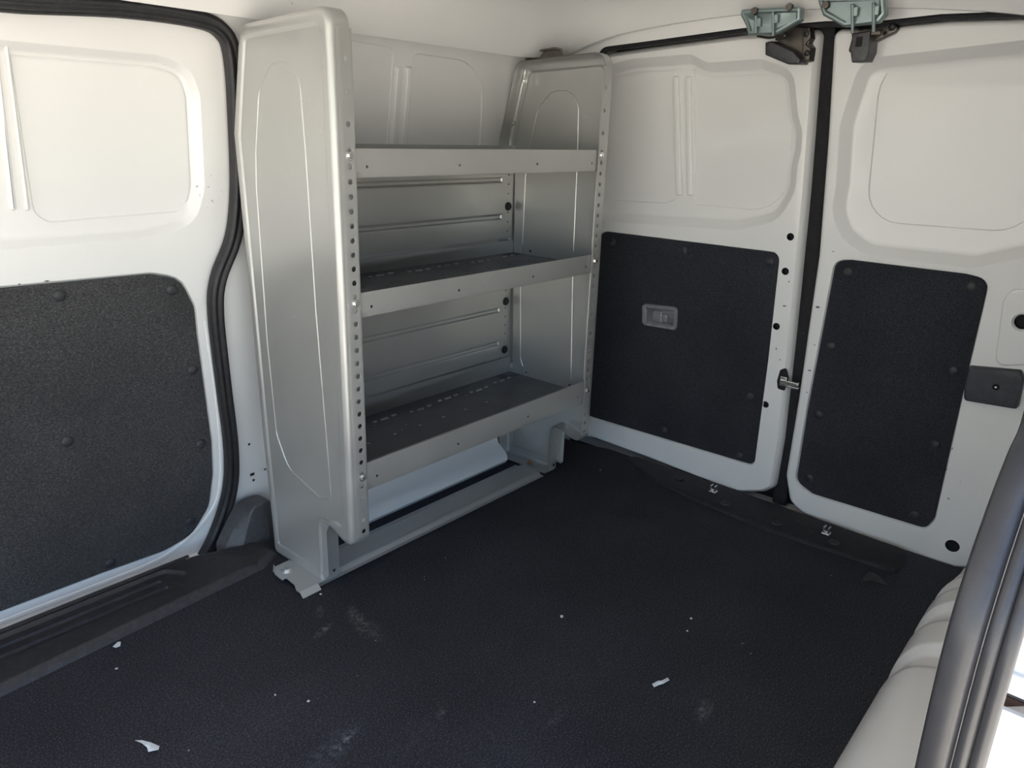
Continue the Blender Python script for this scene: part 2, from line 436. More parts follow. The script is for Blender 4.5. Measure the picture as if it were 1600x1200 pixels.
for a, b in (((7, 62), (42, 330)), ((-10, 62), (21, 330))):
    lp = rounded(SIDE.pxs(rib(a, b, 6), DH-.016), .006); sheet(bm, SIDE, lp, [(0, DH-.018), (.004, DH-.010), (.007, DH-.009)])
# raised ridge around the recess lip and the lower flange bead
ins = crom([SIDE.p(*SIDE.px(x, y, DH), DH) for x, y in [(-330, 1112), (0, 973), (150, 915), (262, 866), (330, 800), (346, 740), (341, 640), (322, 500)]], 6)
sweep(bm, ins, tube_prof(.006, 8, .5), SIDE.N)
def chip_list(bm, fr, px, h, idx, s=1.0):
    for (x, y, w, hh) in px:
        c = fr.px(x, y, h); k = random.randint(5, 8)
        v = [bm.verts.new(fr.p(c[0]+w*s*(.6+.6*random.random())*math.cos(6.283*i/k), c[1]+hh*s*(.6+.6*random.random())*math.sin(6.283*i/k), h+.0006)) for i in range(k)]
        bm.faces.new(v).material_index = idx
chip_list(bm, SIDE, [(92, 957, .006, .002), (122, 942, .002, .004), (162, 930, .002, .003), (239, 899, .002, .005), (73, 439, .006, .0015), (30, 444, .003, .0015)], DH+.0002, 1)
chip_list(bm, SIDE, [(206, 268, .003, .0015), (123, 157, .002, .001), (20, 68, .0015, .0015), (281, 148, .0015, .0015)], DH-.0205, 1)
door_skin = build('door_skin', bm, ['white', 'chip'], d1)
bm = bm_new(); sheet(bm, SIDE, carp_l, [(0, DH-.008), (0, DH+.001), (.003, DH+.004)])
cp = build('felt_panel', bm, 'felt', d1); cp['label'] = 'black speckled felt lower panel'
def clips(fr, pts, h, parent, r=.0105, name='clip', mat='plastic', hh=.005):
    for x, y in pts:
        bm = bm_new(); c = fr.px(x, y, h); dome(bm, fr.p(*c, h), fr.N, r, hh); build(name, bm, mat, parent)
clips(SIDE, [(93, 462), (269, 453), (301, 578), (105, 690), (314, 694), (172, 880), (297, 815)], DH+.004, cp, .012)

# ---- rear frame (wall_rear), rear doors
open_px = [(905, 92), (930, 75), (1000, 66), (1160, 44), (1290, 33), (1380, 32), (1470, 22), (1600, 17), (1680, 14)]
FH = .028
op = REAR.pxs(open_px, FH)
op = [(op[0][0]-.02, op[0][1]-.05)] + op[1:]
wl = [(-1.425, -.02), (-1.42, .3), (-1.40, .9), (-1.34, 1.16)] + op[1:] + [(-.10, 1.15), (-.10, .6), (-.10, -.02)]
wl = rounded(wl, [.02, 0, 0, .05, .05] + [0]*(len(op)-2) + [.04, .1, 0, .02])
bm = bm_new()
sheet(bm, REAR, [(-1.62, -.05), (.1, -.05), (.1, 1.46), (-1.62, 1.46)], [(0, FH)], [dict(loop=wl, prof=((0, 0), (-.004, -.004), (-.004, -.09)), open=True)])
tag(build('wall_rear', bm, 'white'), 'white painted rear body frame around the two rear doors', 'wall', kind='structure')
# black weatherstrip around the rear opening
bm = bm_new()
ws = [REAR.p(u, v, FH-.012) for u, v in inset(ccw(wl), .004)]
sweep(bm, ws, tube_prof(.009, 8), REAR.N, closed=True)
tag(build('rear_weatherstrip', bm, 'rubber'), 'thin black rubber seal around the rear door opening', 'seal')

def rear_door(name, label, cat_label, outer_px, edge_w, carp_px, carp_r, rec_px, rec_r, panes, clip_px, extra=None, holes=(), chips=(), bumps=()):
    d = tag(bpy.data.objects.new(name, None), label, 'door', kind='structure'); COL.objects.link(d)
    H = .008
    lo = outer_px
    us = [p[0] for p in lo]; d.location = REAR.p(sum(us)/len(us), .02, 0)
    cl = rounded(REAR.pxs(carp_px, .003), carp_r)
    rl = rounded(REAR.pxs(rec_px, H), rec_r)
    feats = [dict(loop=rl, prof=((0, 0), (.003, -.002), (.022, -.022), (.026, -.025), (.034, -.026)), feats=[
                dict(loop=rounded(REAR.pxs(pp, H-.026), pr), prof=((0, 0), (.002, -.0035), (.005, -.0035))) for pp, pr in panes]),
             dict(loop=inset(cl, -.006), prof=((0, 0), (.003, -.001), (.006, -.010), (.008, -.011)))]
    for (x, y, r) in holes:
        feats.append(dict(loop=circ(REAR.px(x, y, H), r, 18), prof=((0, 0), (.0015, -.001), (.002, -.014)), wmat=2, mat=2))
    bm = bm_new()
    sheet(bm, REAR, lo, edge_w, feats)
    for a, b in bumps:
        sheet(bm, REAR, rounded(REAR.pxs(rib(a, b, 6), H-.026), .006), [(0, H-.028), (.004, H-.019), (.007, H-.018)])
    chip_list(bm, REAR, chips, H, 1)
    build('door_skin', bm, ['white', 'chip', 'black'], d)
    bm = bm_new(); sheet(bm, REAR, cl, [(0, -.004), (0, .001), (.003, .003)])
    c = build('felt_panel', bm, 'felt2', d); c['label'] = 'black felt lower panel'
    clips(REAR, clip_px, .003, c, .0115, mat='plastic', hh=.005)
    return d
H = .008
dl_px = [(1283, 44), (1275, 130), (1262, 300), (1250, 420), (1236, 560), (1222, 690), (1209, 765)]
right_edge = REAR.pxs(dl_px, H)
left_outer = rounded([(-1.405, .055), REAR.px(905, 684, H), REAR.px(927, 688, H), REAR.px(1014, 720, H), REAR.px(1107, 757, H), REAR.px(1150, 773, H), REAR.px(1192, 772, H)] + right_edge[::-1] + [REAR.px(1160, 52, H), REAR.px(1000, 74, H), REAR.px(935, 84, H), (-1.37, 1.10)],
    [.02, 0, 0, 0, 0, .03, .04, .03] + [0]*5 + [.02, 0, 0, .05, .05])
door_l = rear_door('door_2', 'wide white rear door with black felt panel, handle and plugs, nearest the shelf unit', '', left_outer,
    [(0, H-.05), (.002, H-.016), (.009, H-.006), (.014, H-.001), (.019, H)],
    [(936, 361), (1195, 393), (1218, 396), (1200, 560), (1178, 727), (1160, 722), (926, 652), (912, 646)], [.035, 0, .035, 0, .03, 0, 0, .03],
    [(925, 108), (985, 92), (1080, 84), (1105, 98), (1190, 92), (1240, 108), (1247, 180), (1254, 205), (1252, 235), (1246, 260), (1243, 300), (1215, 347), (1150, 360), (925, 345)],
    [.04, .0, .06, .06, .03, .06, .05, .05, .05, .05, .08, .08, 0, .04],
    [([(925, 110), (1052, 104), (1056, 312), (1040, 318), (925, 312)], .01), ([(1084, 98), (1238, 88), (1236, 334), (1086, 320)], [.01, .08, .10, .01])],
    [(957, 378), (1068, 392), (1203, 409), (1173, 620), (1037, 672), (1156, 712)],
    holes=[(1235, 370, .0098), (1227, 424, .0098), (1213, 510, .0098), (1196, 632, .0098)],
    chips=[(1226, 478, .006, .002), (1213, 545, .002, .004), (1255, 520, .002, .002), (1219, 562, .002, .002), (954, 692, .002, .002), (1148, 765, .002, .002), (1233, 440, .002, .003)],
    bumps=[((1057, 118), (1062, 306)), ((1076, 118), (1079, 306))])
right_outer = rounded([REAR.px(1300, 44, H), REAR.px(1290, 220, H), REAR.px(1276, 400, H), REAR.px(1244, 627, H), REAR.px(1225, 743, H), REAR.px(1231, 784, H), REAR.px(1254, 806, H), REAR.px(1333, 837, H), REAR.px(1400, 862, H), REAR.px(1490, 890, H), (-.14, .02), (-.115, .3), (-.115, .9), (-.14, 1.2), REAR.px(1600, 26, H), REAR.px(1480, 30, H), REAR.px(1385, 40, H)],
    [.02, 0, 0, 0, .03, .04, .03, 0, 0, .03, .06, 0, 0, .08, 0, 0, 0])
door_r = rear_door('door_3', 'narrow white rear door with black felt panel and dark square pad, at the right', '', right_outer,
    [(0, H-.05), (.002, H-.014), (.006, H-.004), (.010, H-.001), (.015, H)],
    [(1306, 408), (1330, 407), (1510, 429), (1545, 438), (1513, 575), (1460, 810), (1446, 826), (1270, 772), (1244, 752), (1262, 640)], [.03, 0, 0, .035, 0, .03, .02, .03, .03, 0],
    [(1345, 92), (1326, 150), (1312, 195), (1310, 220), (1306, 290), (1299, 330), (1312, 372), (1352, 400), (1520, 420), (1640, 395), (1690, 250), (1690, 52)],
    [.09, .06, .06, .06, .1, .08, .08, .07, .04, .07, .07, .07],
    [([(1378, 78), (1352, 346), (1590, 364), (1640, 300), (1640, 78)], [.09, .08, .08, .05, .05])],
    [(1325, 425), (1517, 448), (1299, 541), (1490, 579), (1279, 648), (1461, 695), (1264, 747), (1430, 805)],
    holes=[(1488, 853, .0165), (1597, 503, .017)],
    chips=[(1278, 480, .007, .003), (1302, 393, .004, .001), (1273, 539, .002, .002), (1265, 579, .005, .002), (1261, 613, .002, .002), (1488, 701, .0015, .004), (1479, 733, .0015, .005), (1482, 779, .003, .002)])
# rubber pad / latch cover on the narrow door
pad = bm_new(); lp = rounded(REAR.pxs([(1514, 573), (1595, 580), (1600, 592), (1590, 640), (1506, 626), (1506, 605)], .022), [.004, .006, .006, .008, .008, 0])
prism(pad, REAR, lp, .004, .026, bev=.006)
pad_o = build('latch_cover', pad, 'pad', door_r); pad_o['label'] = 'dark square plastic latch cover'
bm = bm_new(); dome(bm, REAR.p(*REAR.px(1556, 605, .026), .0262), REAR.N, .0075, .002); dome(bm, REAR.p(*REAR.px(1556, 605, .026), .0275), REAR.N, .003, .002, 10, 1); build('screw', bm, ['black', 'zinc'], pad_o)
bm = bm_new()
lp = rounded(REAR.pxs([(1580, 450), (1640, 450), (1620, 572), (1553, 572), (1566, 470)], H), .02)
sheet(bm, REAR, lp, [(0, H-.001), (.004, H+.004), (.008, H+.0045)], [dict(loop=circ(REAR.px(1598, 503, H), .021, 20), prof=((0, 0), (.003, -.005)), mat=0, feats=[dict(loop=circ(REAR.px(1598, 503, H), .0165, 20), prof=((0, 0), (.001, -.012)), mat=1, wmat=1)])])
build('stamped_boss', bm, ['white', 'black'], door_r)
# interior pull handle on the wide door
hd = bm_new()
q = REAR.pxs([(1003, 474), (1059, 480), (1057, 517), (1003, 508)], .006)
lo = rounded(q, .014)
cu = sum(a for a, b in lo)/len(lo); cv = sum(b for a, b in lo)/len(lo)
sheet(hd, REAR, lo, [(0, .002), (.001, .007), (.003, .009), (.006, .009)], [dict(loop=inset(lo, .010), prof=((0, 0), (.002, -.004), (.004, -.006)))])
ho = build('door_handle', hd, 'handle', door_l); ho['label'] = 'grey recessed pull handle'
bm = bm_new()
pd = rounded([(cu-.024, cv-.017), (cu+.012, cv-.017), (cu+.012, cv+.017), (cu-.024, cv+.017)], [.012, .003, .003, .012])
sheet(bm, REAR, pd, [(0, .003), (.001, .009), (.004, .011), (.006, .011)], [dict(loop=inset(pd, .007), prof=((0, 0), (.002, -.003)))])
build('pull_lever', bm, 'handle', ho)
bm = bm_new(); fbox(bm, REAR, cu+.015, cu+.030, cv-.012, cv+.012, .003, .013); build('lock_slider', bm, 'handle', ho, bevel=.003)
# door check strap between the two doors
bm = bm_new()
sl = rounded(REAR.pxs([(1219, 578), (1229, 574), (1233, 590), (1226, 611), (1215, 607), (1214, 595)], H), .006)
sheet(bm, REAR, sl, [(0, H+.0005), (.002, H+.001)], (), 1)
a, b = REAR.px(1222, 596, H+.012), REAR.px(1246, 601, H+.012)
fbox(bm, REAR, a[0]-.006, b[0], a[1]-.006, a[1]+.004, H, H+.012)
fbox(bm, REAR, a[0]-.008, a[0]+.010, a[1]-.014, a[1]+.012, H, H+.008)
fbox(bm, REAR, a[0]+.012, b[0], a[1]-.016, a[1]-.010, H-.004, H+.008)
co = build('door_catch', bm, ['zinc', 'black'], door_l, bevel=.0015); co['label'] = 'silver metal catch bridging the gap between the doors'
# black seal strip between the doors
bm = bm_new()
gp = [REAR.p(*REAR.px(x, y, -.03), -.03) for x, y in [(1293, 30), (1290, 120), (1277, 300), (1262, 460), (1244, 600), (1218, 785)]]
sweep(bm, crom(gp, 4), [(-.02, -.006), (.02, -.006), (.02, .006), (.008, .012), (-.008, .012), (-.02, .006)], REAR.N)
gs = build('center_seal', bm, 'black', door_r); gs['label'] = 'black rubber strip in the gap between the doors'
# black sheet behind the rear doors, coloured for the darkness in their gaps
bm = bm_new(); sheet(bm, REAR, [(-1.40, -.06), (-.05, -.06), (-.05, 1.34), (-1.40, 1.34)], [(0, -.075)])
tag(build('trim_2', bm, 'black'), 'black sheet behind the rear doors, standing in for the darkness in their gaps', 'body panel', kind='structure')

# ---- ceiling: roof skin with rounded coves to the side and to the rear
bm = bm_new()
NX, NY = 60, 44
x0, x1, y0, y1 = -1.5, 1.893, .10, 1.512
def roof(x, y):
    cove = lambda d, r: 1-math.sqrt(max(0, 1-(1-min(1, d/r))**2))
    side = cove(max(0, y1-.060-y), .20); rear = cove(max(0, x1-.022-x), .20)
    near = cove(y-y0, .30)
    zc = 1.375+.015*math.cos((y-.8)*2)
    zr = 1.293-.148*(y-.85)**2
    near = min(1, near)
    c = min(1, (side**2.5+rear**2.5+near**2.5)**(1/2.5)); t = side+rear+near+1e-9
    z = zc-(zc-(1.198*side+zr*rear+1.22*near)/t)*c + max(0, y-(y1-.060))*.25
    k = max(0, 1-max(x1-x, 0)/.2)*max(0, 1-(y1-y)/.25)
    return z
grid = [[bm.verts.new((x0+(x1-x0)*(1-(1-i/NX)**1.6), y, roof(x0+(x1-x0)*(1-(1-i/NX)**1.6), y))) for y in [y0+(y1-y0)*(.5-.5*math.cos(math.pi*j/NY)) for j in range(NY+1)]] for i in range(NX+1)]
for i in range(NX):
    for j in range(NY): bm.faces.new((grid[i][j], grid[i+1][j], grid[i+1][j+1], grid[i][j+1]))
tag(build('ceiling', bm, 'white', angle=60), 'white painted metal roof rounding into the sides', 'ceiling', kind='structure')
# outer roof, keeps daylight out
bm = bm_new(); box(bm, (.3, .84, 1.48), (3.7, 1.9, .02)); box(bm, (2.12, .84, 1.41), (.06, 1.9, .14)); box(bm, (.3, 1.75, 1.36), (3.7, .06, .24)); box(bm, (.3, .0, 1.40), (3.7, .05, .2))
tag(build('trim_3', bm, 'white'), 'outer roof skin', 'body panel', kind='structure')
# outer skin of the far side (the van's outside)
bm = bm_new(); box(bm, (.3, 1.72, .55), (3.7, .02, 1.7)); box(bm, (2.10, .84, .5), (.02, 1.9, 1.6))
tag(build('trim_4', bm, 'white'), 'outer body skin of the far side', 'body panel', kind='structure')
# ---- near side wall behind the camera-side opening
bm = bm_new()
NW = Fr((.86, .066, 0), (1, .03, 0), (0, .0, 1), (-.03, 1, 0))
sheet(bm, NW, [(0, -.02), (1.12, -.02), (1.10, 1.3), (0, 1.3)], [(0, -.002), (0, 0)])
box(bm, (1.46, -.02, .6), (1.16, .02, 1.5))
tag(build('wall_near', bm, 'white'), 'white body side behind the door seal at the right', 'wall', kind='structure')
# wheel arch cover, ribbed
bm = bm_new()
xs = [.80+.0125*i for i in range(92)]
def archf(x):                                # 1 on the pads, 0 in the grooves
    g = 1.0
    for c, w in ((1.325, .05), (1.50, .045), (1.645, .042), (1.77, .04)):
        d = abs(x-c)
        g = min(g, max(0.0, min(1.0, (d-w*.45)/(w*.35))))
    return g*g*(3-2*g)
rows = []
for x in xs:
    g = archf(x); k = 12
    w = .135+.009*g; hgt = .150+.014*g; row = []
    fade = 1.0; tp = max(0.0, min(1.0, (x-1.66)/.26)); hgt *= 1-.62*tp; w *= 1-.10*tp
    for j in range(k+1):
        t = j/k*math.pi/2
        row.append(bm.verts.new((x, .070+w*math.cos(t)**.66*fade, .0+hgt*math.sin(t)**.8)))
    rows.append(row)
for A, B in zip(rows, rows[1:]):
    for j in range(len(A)-1): bm.faces.new((A[j], B[j], B[j+1], A[j+1]))
bm.faces.new(rows[0]); bm.faces.new(rows[-1][::-1])
chipv = None
arch_n = build('wheel_arch_cover', bm, 'white', angle=50)
tag(arch_n, 'white ribbed wheel arch cover along the right edge of the floor', 'wheel arch')
# far wheel arch, low white box behind the shelf feet
bm = bm_new()
prof = [(1.64, 0), (1.44, 0), (1.432, .012), (1.436, .03), (1.455, .045), (1.475, .06), (1.482, .09), (1.484, .24), (1.50, .29), (1.56, .33), (1.61, .33)]
ends = []
for x, s in ((.97, 0), (1.03, 1), (1.61, 1), (1.655, 1), (1.668, .72)):
    ends.append([bm.verts.new((x, 1.62-(1.62-y)*(s if s else .6), z*(1 if s else .9))) for y, z in prof])
for A, B in zip(ends, ends[1:]):
    for j in range(len(prof)): 
        m = (j+1) % len(prof); bm.faces.new((A[j], B[j], B[m], A[m]))
bm.faces.new(ends[0]); bm.faces.new(ends[-1][::-1])
tag(build('trim_5', bm, 'white', angle=45), 'white wheel arch low behind the shelf unit, seen under its bottom shelf', 'wheel arch', kind='structure')

# ================================================================== trims and seals by the sliding door
bm = bm_new()
sp_w = [SIDE.p(p.x, p.y, .006) for p in sp3]
pr = []
for i in range(9): t = math.pi*i/8; pr.append((-.007+.0095*math.cos(math.pi-t)*-1*-1, .013*math.sin(t)))
pr = [(-.017, -.010), (-.017, .004), (-.013, .012), (-.007, .014), (-.002, .010), (.002, .010), (.006, .013), (.011, .012), (.015, .006), (.016, -.010)]
sweep(bm, sp_w, pr, SIDE.N)
tag(build('door_seal', bm, 'rubber', angle=60), 'black rubber seal framing the sliding door, left of the shelf unit', 'seal')
# step sill plate
sl = empty('sill_plate', (.3, 1.5, 0), 'black plastic step sill along the bottom of the sliding door', 'sill plate')
bm = bm_new()
SFL = Fr((0, 0, .0), (1, 0, 0), (0, 1, 0))
gz = lambda x, y, z=0: tuple(atZ(x, y, z)[:2])
near = [(-1.2, 1.405), (.24, 1.413), gz(150, 1018), gz(330, 936), (.80, 1.445)]
far_ = [(.845, 1.54), gz(345, 868, .02), gz(325, 866, .02), gz(297, 880, .02), (.3, 1.605), (-1.2, 1.605)]
lp = [near[0], near[1], near[4]] + [(.855, 1.475), (.85, 1.55), (.70, 1.606), (-1.2, 1.606)]
rib_f = []
for (p, q) in ((1.513, 1.525), (1.545, 1.557)):
    rib_f.append(dict(loop=rounded([(-1.1, p), (.60, p), (.60, q), (-1.1, q)], .005), prof=((0, 0), (.003, -.006), (.005, -.006))))
sheet(bm, SFL, rounded(lp, [.01, 0, .03, .02, .03, .05, .01]), [(0, 0.0005), (.004, .009), (.014, .016), (.020, .018)],
      [dict(loop=rounded([(-1.15, 1.495), (.63, 1.495), (.655, 1.535), (.62, 1.585), (-1.15, 1.585)], .02), prof=((0, 0), (.006, -.006), (.010, -.007)), feats=rib_f)])
for xa, xb in ((-1.2, .69),):
    pr_ = [(1.600, .012), (1.608, .016), (1.630, -.012), (1.650, -.04), (1.650, -.06)]
    A = [bm.verts.new((xa, y, z)) for y, z in pr_]; B = [bm.verts.new((xb, y, z)) for y, z in pr_]
    for k in range(len(pr_)-1): bm.faces.new((A[k], B[k], B[k+1], A[k+1]))
build('step_plate', bm, 'plastic', sl)
bm = bm_new(); c = atZ(397, 881, .019); cyl(bm, c, c+Vector((0, 0, .002)), .009, .008, 16); build('clip', bm, 'rubber', sl)
# kick trim on the pillar foot
kt = [(352, 872), (345, 862), (356, 838), (372, 800), (386, 785), (408, 778), (420, 786), (427, 850), (424, 868), (372, 878)]
bm = bm_new()
PK = Fr((0, 1.575, 0), (1, 0, 0), (0, 0, 1))
cb = PK.pxs([(350, 870), (344, 858), (352, 840), (368, 806), (380, 788), (398, 780), (414, 777), (422, 784), (427, 815), (428, 850), (427, 868), (426, 876), (400, 878), (372, 881)], -.02)
ck = PK.pxs([(376, 879), (375, 870), (380, 845), (390, 806), (394, 796), (402, 789), (412, 786), (418, 792), (422, 818), (425, 850), (425, 866), (424, 872), (402, 876), (386, 879)], .022)
A_, B_ = smooth_closed(cb, 3), smooth_closed(ck, 3)
ra = [bm.verts.new(PK.p(u, v, -.045)) for u, v in A_]; rb = [bm.verts.new(PK.p(u, v, -.004)) for u, v in A_]; rc = [bm.verts.new(PK.p(u, v, .019)) for u, v in B_]
rd = [bm.verts.new(PK.p(u, v, .022)) for u, v in inset(ccw(B_), .004)]
for P_, Q_ in ((ra, rb), (rb, rc), (rc, rd)):
    for i in range(len(P_)): bm.faces.new((P_[i], P_[(i+1) % len(P_)], Q_[(i+1) % len(P_)], Q_[i]))
bm.faces.new(rd)
tag(build('kick_trim', bm, 'kick', origin=(.82, 1.6, .01)), 'charcoal plastic kick trim on the pillar foot, between door seal and shelf unit', 'trim panel')

# near door seal (grey, foreground right)
sy = .065
npx = [(1600, 640), (1573, 710), (1546, 780), (1504, 902), (1469, 1025), (1429, 1200), (1412, 1290)]
cen = [atY(x, y, sy+.006) for x, y in npx]
cen = [Vector((.85, sy+.03, 1.20)), Vector((.845, sy+.02, 1.0)), Vector((.83, sy+.012, .88))] + cen + [Vector((.625, sy+.005, .25)), Vector((.60, sy+.005, .05)), Vector((.59, sy+.005, -.06))]
path = crom(cen, 5)
ns = empty('near_door_seal', (.6, .06, -.06), 'long grey rubber door seal rising at the right edge of the picture, nearest the viewer', 'seal')
NV = Vector((-1, 0, 0))
bm = bm_new(); sweep(bm, path, [(-.001, -.020), (0, .0), (-.003, .005), (-.012, .008), (-.022, .008), (-.028, .004), (-.029, -.02)], NV)
build('seal_lip', bm, 'seal_grey', ns, angle=60)
for d in (-.0355, -.0480):
    bm = bm_new(); sweep(bm, path, [(d+x, y+.002) for x, y in tube_prof(.0066, 14)], NV); build('seal_bulb', bm, 'seal_grey', ns, angle=60)
# pillar jamb of the near opening
JB = Fr((.875, 0, 0), (0, -1, 0), (0, 0, 1))
bm = bm_new()
chan = JB.pxs([(1500, 1078), (1640, 1073), (1640, 1121), (1500, 1124)])
sheet(bm, JB, [(-.067, -.06), (.16, -.06), (.16, 1.3), (-.067, 1.3)], [(0, -.03), (.004, 0)], [dict(loop=chan, prof=((0, 0), (.001, -.004), (.003, -.022)), mat=1)])
r_ = JB.pxs([(1503, 1107), (1635, 1104), (1635, 1114), (1503, 1117)], -.02); fbox(bm, JB, r_[0][0], r_[1][0], r_[2][1], r_[0][1], -.0225, -.0195, 2)
for (ya, yb, h0) in ((1055, 1072, .006), (1126, 1136, .004)):
    r_ = JB.pxs([(1520, ya), (1640, ya), (1640, yb), (1520, yb)]); fbox(bm, JB, r_[0][0], r_[1][0], r_[2][1], r_[0][1], -.003, h0, 0)
tag(build('wall_pillar', bm, ['white', 'darkgap', 'rust']), 'white door pillar face behind the near seal', 'wall', kind='structure')

ds = empty('door_striker', JB.p(*JB.px(1590, 945)), 'pale striker plate with round bolts on the white door pillar, behind the near seal', 'striker plate')
bm = bm_new(); prism(bm, JB, rounded(JB.pxs([(1577, 922), (1660, 916), (1660, 980), (1580, 975)]), .006), 0, .006, bev=.002); build('plate', bm, 'white', ds)
for q in ((1598, 931), (1600, 962)):
    bm = bm_new(); dome(bm, JB.p(*JB.px(*q), .006), JB.N, .007, .004, 16, prof=[(1, 0), (1, .6), (.7, .7), (.6, .3), (.2, .3)]); build('bolt', bm, 'zinc', ds)
bm = bm_new(); r_ = JB.pxs([(1590, 893), (1660, 888), (1660, 912), (1592, 914)]); prism(bm, JB, r_, 0, .0006)
tag(build('warning_sticker', bm, 'yellow'), 'yellow sticker on the white door pillar above the striker plate', 'sticker')

# ================================================================== SHELF UNIT
XL, XR = .85, 1.722
su = empty('shelving_unit', (1.286, 1.35, 0.0), 'grey steel van shelf unit with three shelves and perforated uprights', 'shelf unit')
outline = [(-1.285, .0035), (-1.283, .170), (-1.240, .163), (-1.202, .146), (-1.170, .147), (-1.168, 1.202), (-1.462, 1.188), (-1.517, .985), (-1.502, .30), (-1.490, .0035)]
orad = [.014, .026, .05, .05, .020, .032, .03, .03, 0, .014]
out_l = rounded(outline, orad, 8)
inner = [(-1.262, .03), (-1.262, .15), (-1.240, .186), (-1.196, .176), (-1.191, 1.178), (-1.448, 1.168), (-1.498, .98), (-1.484, .30), (-1.474, .03)]
inn_l = rounded(inner, [.012, .03, .03, .02, .02, .02, .03, 0, .012], 6)
oval = [(-1.450, .88), (-1.442, .95), (-1.412, 1.07), (-1.365, 1.115), (-1.31, 1.118), (-1.268, 1.09), (-1.262, .95), (-1.258, .65), (-1.242, .30), (-1.240, .235), (-1.285, .222), (-1.405, .255), (-1.446, .33), (-1.455, .55)]
oval_l = rounded(oval, [0, .05, .05, .05, .05, .05, 0, 0, .04, .02, .02, .06, .05, 0], 6)
def end_panel(x, s):
    """s=-1: outside face looks to -X (flanges turn to +X); s=+1 mirrored"""
    fr = Fr((x, 0, 0), (0, -1, 0), (0, 0, 1), (s, 0, 0))
    bm = bm_new()
    bead = dict(loop=oval_l, prof=((0, 0), (.0018, .0013), (.0032, .0013), (.005, 0)))
    sheet(bm, fr, out_l, [(0, -.013), (.0012, -.006), (.004, -.0022), (.009, 0), (.012, 0)], [dict(loop=inn_l, prof=((0, 0), (.003, -.001), (.006, -.0035), (.008, -.004)), feats=[bead])])
    # plain flange everywhere except the perforated front and back strips
    n = len(out_l)
    def isfront(u, v): return u > -1.175 and .16 < v < 1.172
    def isback(u, v): return u < -1.487 and .01 < v < .972
    for i in range(n):
        p, q = out_l[i], out_l[(i+1) % n]
        if isfront(*p) and isfront(*q): continue
        w = .042
        m = ((p[0]+q[0])/2, (p[1]+q[1])/2)
        if isback(*p) or isback(*q): w = .042
        elif m[1] < .02: w = .050
        elif m[1] < .17 and m[0] > -1.29: w = .045
        a_, b_ = bm.verts.new(fr.p(*p, -.013)), bm.verts.new(fr.p(*q, -.013)); c1, d1_ = bm.verts.new(fr.p(*q, -w)), bm.verts.new(fr.p(*p, -w))
        bm.faces.new((a_, b_, c1, d1_))
    # front perforated flange: pitch 27 mm below the top shelf, double above
    fp = [p for p in out_l if isfront(*p)]
    zmin, zmax = min(p[1] for p in fp), max(p[1] for p in fp)
    zs = [zmin]; hl = {}
    centres = [.1755+.0271*k for k in range(30)] + [1.0085, 1.0635, 1.1185]
    for c in centres:
        c0, c1 = c-.0095, c+.0095
        if c0 > zs[-1]+1e-4: zs.append(c0)
        hl[(1, len(zs)-1)] = .0054; zs.append(c1)
    zs.append(zmax)
    yf = lambda z: 1.1692 + (1.168-1.1692)*(z-.15)/1.05
    perf(bm, lambda h, z: fr.p(-yf(z), z, -h), [.013, .0225, .0415, .046], zs, hl)
    return build('end_panel', bm, 'steel', su, solid=.0016, off=0)
epl = end_panel(XL, -1); epr = end_panel(XR, 1)
epl['label'] = 'left steel end panel with embossed oval and maker lettering'; epr['label'] = 'right steel end panel beside the rear door'
# embossed maker mark
def text_mesh(body, size, fr, u, v, h, ext, parent, name, mat):
    cu = bpy.data.curves.new('txt', 'FONT'); cu.body = body; cu.size = size; cu.extrude = ext
    to = bpy.data.objects.new('txt', cu); COL.objects.link(to)
    dg = bpy.context.evaluated_depsgraph_get(); me = bpy.data.meshes.new_from_object(to.evaluated_get(dg))
    bpy.data.objects.remove(to); bm = bm_new(); bm.from_mesh(me); bpy.data.meshes.remove(me)
    for vv in bm.verts: vv.co = fr.p(u+vv.co.x, v+vv.co.y, h+vv.co.z)
    return build(name, bm, mat, parent)
LF = Fr((XL, 0, 0), (0, -1, 0), (0, 0, 1), (-1, 0, 0))
bm = bm_new()
lt = rounded([(-1.417, .908), (-1.366, .908), (-1.366, .9305), (-1.417, .9305)], .004)
sheet(bm, LF, lt, [(0, -.0042), (.001, -.0032), (.002, -.0032)], [dict(loop=inset(lt, .003), prof=((0, 0), (.001, -.0008)))])
for k in range(3):
    u = -1.410+.012*k
    sheet(bm, LF, ccw([(u, .913), (u+.004, .913), (u+.009, .926), (u+.005, .926)]), [(0, -.0042), (.0005, -.0030)])
lg = build('embossed_emblem', bm, 'steel', epl)
text_mesh('MASTERACK', .0145, LF, -1.362, .9115, -.0037, .0006, lg, 'embossed_lettering', 'steel')

